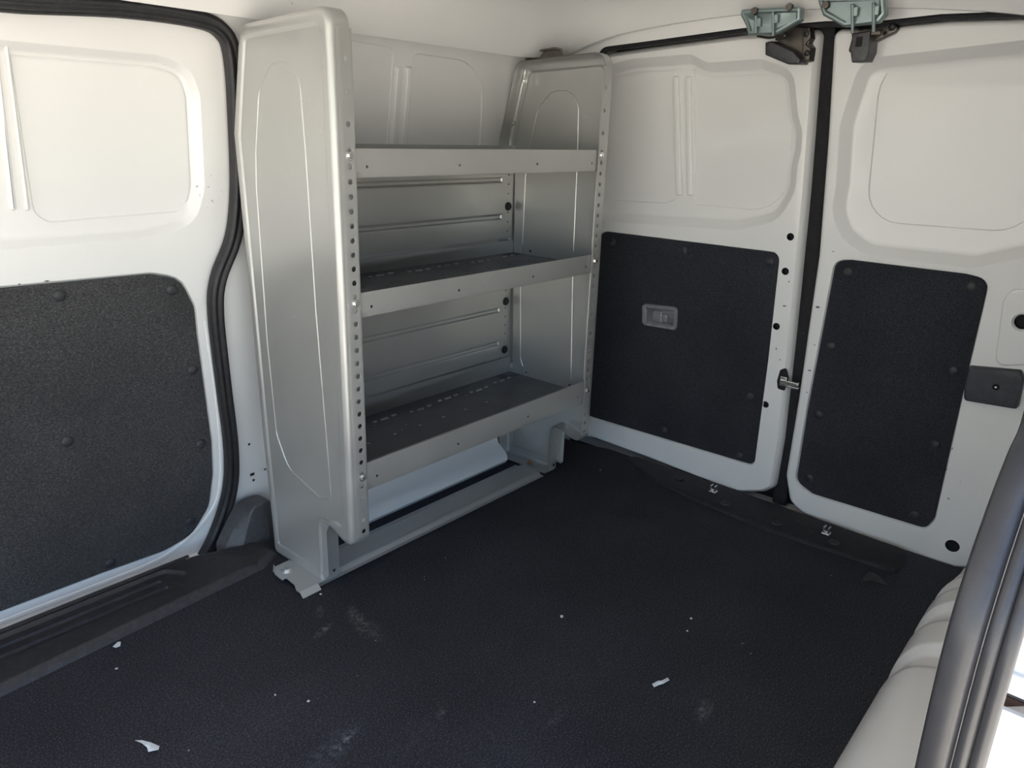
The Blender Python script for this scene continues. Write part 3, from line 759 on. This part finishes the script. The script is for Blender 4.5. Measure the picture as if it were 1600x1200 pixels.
# trays
HR = {}
def tray(z, lip, name='shelf'):
    x0, x1, yf, yb = XL+.004, XR-.004, 1.1725, 1.488
    zd = z+.014
    bm = bm_new()
    # front lip with four small holes
    hx = [.925, 1.172, 1.432, 1.655]; us = [x0]; hl = {}
    for c in hx:
        us.append(c-.008); hl[(len(us)-1, 1)] = .0032; us.append(c+.008)
    us.append(x1); zc = z+lip*.38
    perf(bm, lambda u, v: Vector((u, yf, v)), us, [z, zc-.008, zc+.008, z+lip], hl)
    # hems
    for zz, d in ((z, .012), (z+lip, .010)):
        s = .0 if zz == z else -.003
        vs = [bm.verts.new(p) for p in ((x0, yf, zz), (x1, yf, zz), (x1, yf+d, zz+s), (x0, yf+d, zz+s))]; bm.faces.new(vs)
    # deck with punched holes
    ys = [yf, 1.246, 1.264, 1.336, 1.354, 1.418, 1.434, yb]
    us = [x0]; hl = {}
    c = .955; i = 0
    while c < 1.66:
        us.append(c-.009); k = len(us)-1
        hl[(k, 1)] = .0050; hl[(k, 3)] = .0050
        if i % 2 == 0: hl[(k, 5)] = .0042
        us.append(c+.009); c += .0835; i += 1
    us.append(x1)
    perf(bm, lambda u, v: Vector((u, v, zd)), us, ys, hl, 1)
    # back lip and side lips
    for (pa, pb) in (((x0, yb), (x1, yb)), ((x0, yf+.02), (x0, yb)), ((x1, yf+.02), (x1, yb))):
        h = lip-.012 if pa[1] == pb[1] else .030
        vs = [bm.verts.new(q) for q in ((*pa, zd), (*pb, zd), (*pb, zd+h), (*pa, zd+h))]; bm.faces.new(vs)
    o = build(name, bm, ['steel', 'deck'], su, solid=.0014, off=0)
    # lanced tabs standing up in the deck near the back, each a raised cable loop
    for kx in range(6):
        cx = 1.05+.115*kx; cy = 1.425+.012*(kx % 2)
        for dx, dy, w in ((0, 0, .012), (.035, .004, .008), (-.03, .002, .006)):
            bm = bm_new()
            vs = [(cx+dx-w, cy+dy-.002, zd+.0008), (cx+dx+w, cy+dy-.002, zd+.0008), (cx+dx+w, cy+dy+.003, zd+.004), (cx+dx-w, cy+dy+.003, zd+.004)]
            bm.faces.new([bm.verts.new(v) for v in vs]); build('lanced_tab', bm, 'steel', o, solid=.001)
    for yy in (1.25, 1.42):
        bm = bm_new(); dome(bm, (x1-.0012, yy, zd+.012), (-1, 0, 0), .0035, .001); build('rivet', bm, 'darksteel', o)
    return o
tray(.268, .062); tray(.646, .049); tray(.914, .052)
# back panels
def back(z0, z1, grooves):
    fr = Fr((0, 1.4935, 0), (1, 0, 0), (0, 0, 1))
    bm = bm_new(); fe = []
    for zc in grooves:
        lp = rounded([(.93, zc-.011), (1.672, zc-.011), (1.672, zc+.011), (.93, zc+.011)], .006)
        fe.append(dict(loop=lp, prof=((0, 0), (.003, -.001), (.006, -.005), (.009, -.006))))
    for zc in [z0+.02+.0271*k for k in range(int((z1-z0-.03)/.0271))]:
        if all(abs(zc-g) > .016 for g in grooves) or True:
            fe.append(dict(loop=circ((1.694, zc), .0035, 10), prof=((0, 0), (0, -.004)), open=True))
    sheet(bm, fr, [(XL+.006, z0), (XR-.006, z0), (XR-.006, z1), (XL+.006, z1)], [(0, 0)], fe)
    return build('back_panel', bm, 'steel', su, solid=.0012)
back(.705, .925, (.873, .768)); back(.336, .655, (.488, .383))
# bolts, plugs
def bolt(p, nrm, r=.0085, mat='zinc', name='bolt'):
    bm = bm_new(); p = Vector(p); nrm = Vector(nrm).normalized()
    dome(bm, p, nrm, r, .0015, 16, prof=[(1, 0), (1, .8), (.9, 1)])
    cyl(bm, p+nrm*.001, p+nrm*.006, r*.68, r*.62, 6)
    return build(name, bm, mat, su)
for z in (.954, .678, .3035):
    bolt((XL+.0325, 1.1675, z), (0, -1, 0)); bolt((XR-.0325, 1.1675, z), (0, -1, 0))
sn = Vector((-1, 0, 0))
for q in ((814, 124), (797, 190)):
    p = atX(*q, XR-.03); bolt((XR-.028, p.y-.012, p.z-.004), (0, -1, -.25), .0075)
bolt((XR-.026, 1.375, .006), (0, 0, 1), .009, 'copper'); 
for z in (.797, .512, .358):
    bm = bm_new(); dome(bm, (1.694, 1.4925, z), (0, -1, 0), .0125, .007, 20, prof=[(1, 0), (1, .35), (.8, .5), (.72, .9), (.4, 1), (.2, .8)])
    build('push_plug', bm, 'rubber', su)
bm = bm_new(); dome(bm, (XR-.022, 1.2815, .028), (0, -1, 0), .004, .001); build('bolt', bm, 'darksteel', su)
bm = bm_new(); dome(bm, (XL+.028, 1.2815, .03), (0, -1, 0), .004, .001); build('bolt', bm, 'darksteel', su)
# floor mounting rail
bm = bm_new()
rp = [(1.288, .0015), (1.296, .0015), (1.300, .0020), (1.306, .0105), (1.312, .0120), (1.372, .0120), (1.378, .0105), (1.384, .0020), (1.392, .0015), (1.402, .0015)]
A = [bm.verts.new((.835, y, z)) for y, z in rp]; B = [bm.verts.new((1.66, y, z)) for y, z in rp]
for k in range(len(rp)-1): bm.faces.new((A[k], B[k], B[k+1], A[k+1]))
fr_o = build('floor_rail', bm, 'rail', su, solid=.0014, off=0); fr_o['label'] = 'light grey folded steel rail on the floor under the shelf feet'
bm = bm_new()
tabs = [[(.778, 1.43), (.84, 1.43), (.84, 1.35), (.800, 1.35), (.800, 1.362), (.778, 1.362)], [(.800, 1.35), (.86, 1.35), (.86, 1.27), (.815, 1.27)]]
vs = lambda pts: [bm.verts.new(p) for p in pts]
zt = .0125
for (ya, yb, za, zb) in ((1.440, 1.432, .004, zt), (1.432, 1.376, zt, zt), (1.376, 1.366, zt, .022), (1.366, 1.352, .022, .022)):
    pass
bp = [(430, 885), (452, 875), (520, 878), (530, 896), (497, 911), (468, 925), (463, 922), (460, 913), (447, 902), (441, 906), (429, 896)]
prism(bm, Fr((0, 0, 0), (1, 0, 0), (0, 1, 0)), rounded([tuple(atZ(x, y, .014)[:2]) for x, y in bp], .003), .0112, .0140)
for (x0, y0_, x1, y1_) in ((468, 925, 497, 911), (429, 896, 430, 885)):
    p, q = atZ(x0, y0_, .014), atZ(x1, y1_, .014); d = Vector((.0, -.012, 0)) if x0 > 450 else Vector((-.004, .0, .0))
    e = .002 if x0 > 450 else .022
    bm.faces.new([bm.verts.new(v) for v in (p, q, Vector((q.x+d.x, q.y+d.y, e)), Vector((p.x+d.x, p.y+d.y, e)))])
fe = build('rail_bracket', bm, 'rail', fr_o)
bm = bm_new(); c = atZ(448, 891, .014); cyl(bm, c, c+Vector((0, 0, .006)), .010, .009, 6); dome(bm, c, (0, 0, 1), .013, .002); build('bolt', bm, 'zinc', fr_o)

# ================================================================== rear hardware
def striker(px, name_label):
    """galvanised bracket under the roof header: px outline of its hanging plate"""
    fr = Fr(REAR.p(0, 0, .115), REAR.U, REAR.V, REAR.N)
    o = empty('latch_striker', fr.p(*fr.px(*px[0])), name_label, 'latch striker')
    lp = rounded(fr.pxs(px), [.006]*len(px), 4)
    bm = bm_new(); sheet(bm, fr, lp, [(0, -.02), (.0, -.003), (.002, 0), (.004, .001)], [dict(loop=inset(lp, .008), prof=((0, 0), (.002, -.003), (.004, -.004)))])
    build('plate', bm, 'galv', o, solid=.002)
    return o, fr
sk1, fr1 = striker([(1157, 15), (1252, 10), (1251, 32), (1214, 53), (1168, 55), (1165, 40), (1157, 24)], 'galvanised steel latch bracket under the roof, left of the gap between the rear doors')
sk2, fr2 = striker([(1276, -4), (1382, -6), (1384, 22), (1372, 36), (1318, 42), (1285, 24)], 'galvanised steel latch bracket under the roof, right of the gap between the rear doors')
def rods(o, fr, pxs, bolts, wire=None):
    for (x, y0_, y1_) in pxs:
        bm = bm_new(); a, b = fr.px(x, y0_, .006), fr.px(x, y1_, .006)
        cyl(bm, fr.p(*a, .006), fr.p(*b, .006), .0035, .0035, 10); dome(bm, fr.p(*a, .006), fr.V, .0045, .003)
        build('rod', bm, 'galv', o)
        bm = bm_new(); fbox(bm, fr, a[0]+.004, a[0]+.013, a[1]-.022, a[1]-.004, 0, .008); build('rod_clip', bm, 'galv', o, bevel=.001)
    for (x, y) in bolts:
        bm = bm_new(); c = fr.px(x, y, .004); cyl(bm, fr.p(*c, -.002), fr.p(*c, .008), .009, .008, 6); build('bolt', bm, 'darksteel', o)
rods(sk1, fr1, [(1181, 26, 52), (1208, 20, 56)], [(1179, 17), (1233, 11)])
rods(sk2, fr2, [(1332, 8, 52), (1365, 6, 50)], [(1290, 8)])
# latch mechanism on the wide door
def lx(px, h): return REAR.pxs(px, h)
la = tag(bpy.data.objects.new('door_latch', None)); COL.objects.link(la); la.parent = door_l
la['label'] = 'dark steel latch with black plastic housing'
# (mesh root part instead of an empty: back plate)
bpy.data.objects.remove(la)
bm = bm_new()
prism(bm, REAR, rounded(lx([(1212, 52), (1232, 42), (1266, 43), (1268, 60), (1264, 68), (1269, 75), (1266, 96), (1245, 101), (1222, 86)], .03), .004), .006, .034, bev=.003)
la = build('door_latch', bm, 'darksteel', door_l); la['label'] = 'dark steel latch with black plastic housing'
bm = bm_new(); prism(bm, REAR, rounded(lx([(1196, 66), (1206, 64), (1214, 68), (1240, 80), (1251, 92), (1249, 101), (1232, 101), (1196, 86)], .062), .003), .010, .066, bev=.004)
build('latch_housing', bm, 'latchplastic', la)
bm = bm_new(); prism(bm, REAR, rounded(lx([(1253, 47), (1266, 47), (1266, 60), (1258, 68), (1266, 76), (1264, 94), (1254, 96)], .04), .003), .034, .040, bev=.002)
build('mount_tab', bm, 'darksteel', la)
for q in ((1260, 53), (1261, 83)):
    bm = bm_new(); c = REAR.px(*q, .04); dome(bm, REAR.p(*c, .040), REAR.N, .0075, .004, 6); build('bolt', bm, 'rubber', la)
bm = bm_new(); pts = [REAR.p(*REAR.px(x, y, .07), .07) for x, y in [(1183, 56), (1200, 59), (1214, 57), (1226, 54), (1224, 58), (1212, 62)]]
sweep(bm, crom(pts, 4), tube_prof(.003, 8), REAR.N); build('pull_rod', bm, 'darksteel', la)
# latch mechanism on the narrow door
bm = bm_new(); prism(bm, REAR, rounded(lx([(1328, 40), (1345, 46), (1398, 35), (1402, 44), (1396, 52), (1362, 68), (1330, 84), (1324, 80), (1330, 60)], .03), .006), .006, .028, bev=.004)
lb = build('door_latch', bm, 'darksteel', door_r); lb['label'] = 'dark steel latch with black square housing'
bm = bm_new(); prism(bm, REAR, rounded(lx([(1332, 52), (1361, 48), (1358, 82), (1351, 97), (1331, 98), (1329, 80)], .062), .003), .010, .066, bev=.004,)
build('latch_housing', bm, 'latchplastic', lb)
bm = bm_new(); u0, v0 = REAR.px(1338, 58, .067); u1, v1 = REAR.px(1346, 73, .067); fbox(bm, REAR, u0, u1, v1, v0, .060, .0668); build('latch_slot', bm, 'black', lb)
bm = bm_new(); u0, v0 = REAR.px(1352, 48, .06); u1, v1 = REAR.px(1376, 56, .06); fbox(bm, REAR, u0, u1, v1, v0, .04, .06); build('mount_tab', bm, 'darksteel', lb, bevel=.003)
bm = bm_new(); c = REAR.px(1394, 42, .03); dome(bm, REAR.p(*c, .028), REAR.N, .009, .006, 6); build('bolt', bm, 'rubber', lb)

# recessed slot in the corner above the shelf, all in one dark grey tone
bm = bm_new()
CB = Fr((1.80, 1.425, 1.23), (.55, -.83, 0), (0, 0, 1))
lp = rounded(CB.pxs([(820, 82), (866, 74), (879, 76), (880, 92), (822, 98)], 0), .008)
sheet(bm, CB, lp, [(0, .006), (.002, .008), (.005, .006), (.006, -.012)])
tag(build('corner_vent_slot', bm, 'slot_grey'), 'grey slotted opening in the roof corner, just above the shelf end panel', 'body slot')
# rear sill plate with studs
rs = empty('rear_sill_trim', (1.9, .75, 0), 'black plastic sill strip on the floor in front of the rear doors', 'sill trim')
bm = bm_new()
loop = rounded([gz(1006, 742), gz(1022, 752), gz(1080, 781), gz(1200, 831), gz(1340, 877), gz(1400, 898), (1.975, .32), (1.985, .75), (1.985, 1.16), (1.95, 1.19)], [.02, 0, 0, 0, 0, .03, .03, 0, .03, .02])
sheet(bm, SFL, loop, [(0, .0003), (.003, .005), (.008, .008), (.014, .008)])
build('sill_strip', bm, 'sill', rs)
for q in ((1062, 747), (1133, 787), (1213, 818), (1303, 848)):
    bm = bm_new(); c = atZ(*q, .009); dome(bm, c, (0, 0, 1), .013, .004, 16, prof=[(1, 0), (.95, .6), (.75, 1), (.6, .4), (.2, .3)]); build('stud', bm, 'plastic', rs)
for q in ((1115, 763), (1292, 828)):
    bm = bm_new(); c = atZ(*q, .02); c.x = min(c.x, 1.985)
    for d in (-.006, .006): box(bm, (c.x, c.y+d, .019), (.016, .004, .022))
    box(bm, (c.x, c.y, .010), (.02, .02, .004)); o = build('striker_loop', bm, 'zinc', rs, bevel=.001)

# ================================================================== loose scraps on the floor
def scrap(px, label, grp=None, lift=.004):
    bm = bm_new(); pts = [atZ(x, y, .0015) for x, y in px]
    v = [bm.verts.new((p.x, p.y, .0012+lift*(i % 3)/2)) for i, p in enumerate(pts)]
    c = sum((w.co for w in v), Vector())/len(v); cv = bm.verts.new((c.x, c.y, c.z+.001))
    for i in range(len(v)): bm.faces.new((v[i], v[(i+1) % len(v)], cv))
    tag(build('plastic_scrap', bm, 'scrap', solid=.0006), label, 'scrap', grp)
scrap([(211, 1157), (222, 1158), (236, 1163), (249, 1166), (248, 1173), (240, 1176), (232, 1175), (230, 1169), (222, 1164)], 'torn white plastic scrap lying on the black floor, at bottom left')
scrap([(1019, 1069), (1028, 1065), (1033, 1066), (1043, 1059), (1046, 1064), (1036, 1071), (1030, 1070), (1022, 1075)], 'bow shaped white plastic scrap lying on the black floor, at right centre')
scrap([(176, 1010), (184, 1004), (189, 1005), (188, 1009), (181, 1013)], 'small pale sliver of plastic on the edge of the black step sill')
for (x, y, r) in ((878, 963, .0045), (1080, 966, .003), (1074, 985, .0028), (482, 1095, .003), (835, 1096, .0022), (430, 1085, .0022), (182, 1044, .0028), (501, 928, .003), (938, 734, .0022)):
    bm = bm_new(); p = atZ(x, y, .002); bmesh.ops.create_icosphere(bm, subdivisions=1, radius=r)
    for v in bm.verts: v.co = Vector((v.co.x*random.uniform(.7, 1.3), v.co.y*random.uniform(.7, 1.3), v.co.z*.5)) + Vector((p.x, p.y, r*.45))
    tag(build('crumb', bm, 'scrap'), 'tiny white crumb lying on the black floor', 'crumb', 'tiny white crumbs scattered on the floor')
# torn flap in the mat
bm = bm_new()
pts = [atZ(x, y, .002) for x, y in [(1345, 909), (1356, 899), (1366, 901), (1378, 907), (1388, 915), (1372, 910), (1360, 906)]]
hs = [.001, .012, .011, .006, .001, .001, .001]
bm.faces.new([bm.verts.new((p.x, p.y, h)) for p, h in zip(pts, hs)])
tag(build('mat_flap', bm, 'plastic', solid=.0015), 'small torn black flap curling up from the floor mat near the rear door', 'mat flap')

# ================================================================== outside ground, sky, sun
bm = bm_new(); box(bm, (0, -4, -.66), (60, 60, .02))
m, n, l, b = new_mat('concrete_ground', (.42, .40, .36), .9); M['ground'] = m
l.new(ramp(n, l, noise(n, l, pos(n), 2, 5), [(.3, (.50, .475, .43)), (.7, (.58, .555, .50))]), b.inputs['Base Color'])
tag(build('ground', bm, 'ground'), 'pale concrete ground outside the van', 'ground', kind='structure')
w = bpy.data.worlds.new('World'); SC.world = w; w.use_nodes = True
wn, wlk = w.node_tree.nodes, w.node_tree.links
sky = wn.new('ShaderNodeTexSky'); sky.sky_type = 'NISHITA'; sky.sun_disc = False
sky.sun_elevation = math.radians(70); sky.sun_rotation = math.radians(60); sky.air_density = 1.0; sky.dust_density = 1.0
wlk.new(sky.outputs[0], wn['Background'].inputs[0]); wn['Background'].inputs[1].default_value = .21
sd = bpy.data.lights.new('sun', 'SUN'); sd.energy = 9.0; sd.angle = math.radians(.6); sd.color = (1, .925, .79)
so = bpy.data.objects.new('sun', sd); COL.objects.link(so); so.location = (4, 6, 8)
so.rotation_euler = Vector((-.12, .09, -1)).to_track_quat('-Z', 'Y').to_euler()

cd = bpy.data.cameras.new('camera'); co = bpy.data.objects.new('camera', cd); COL.objects.link(co)
cd.sensor_width = 36; cd.lens = F/1600*36; cd.clip_start = .01
co.matrix_world = Matrix(((CR.x, CU.x, -CF.x, CAM.x), (CR.y, CU.y, -CF.y, CAM.y), (CR.z, CU.z, -CF.z, CAM.z), (0, 0, 0, 1)))
SC.camera = co
SC.view_settings.view_transform = 'Standard'; SC.view_settings.look = 'None'; SC.view_settings.gamma = 1
SC.view_settings.use_curve_mapping = False; SC.view_settings.exposure = 1.28
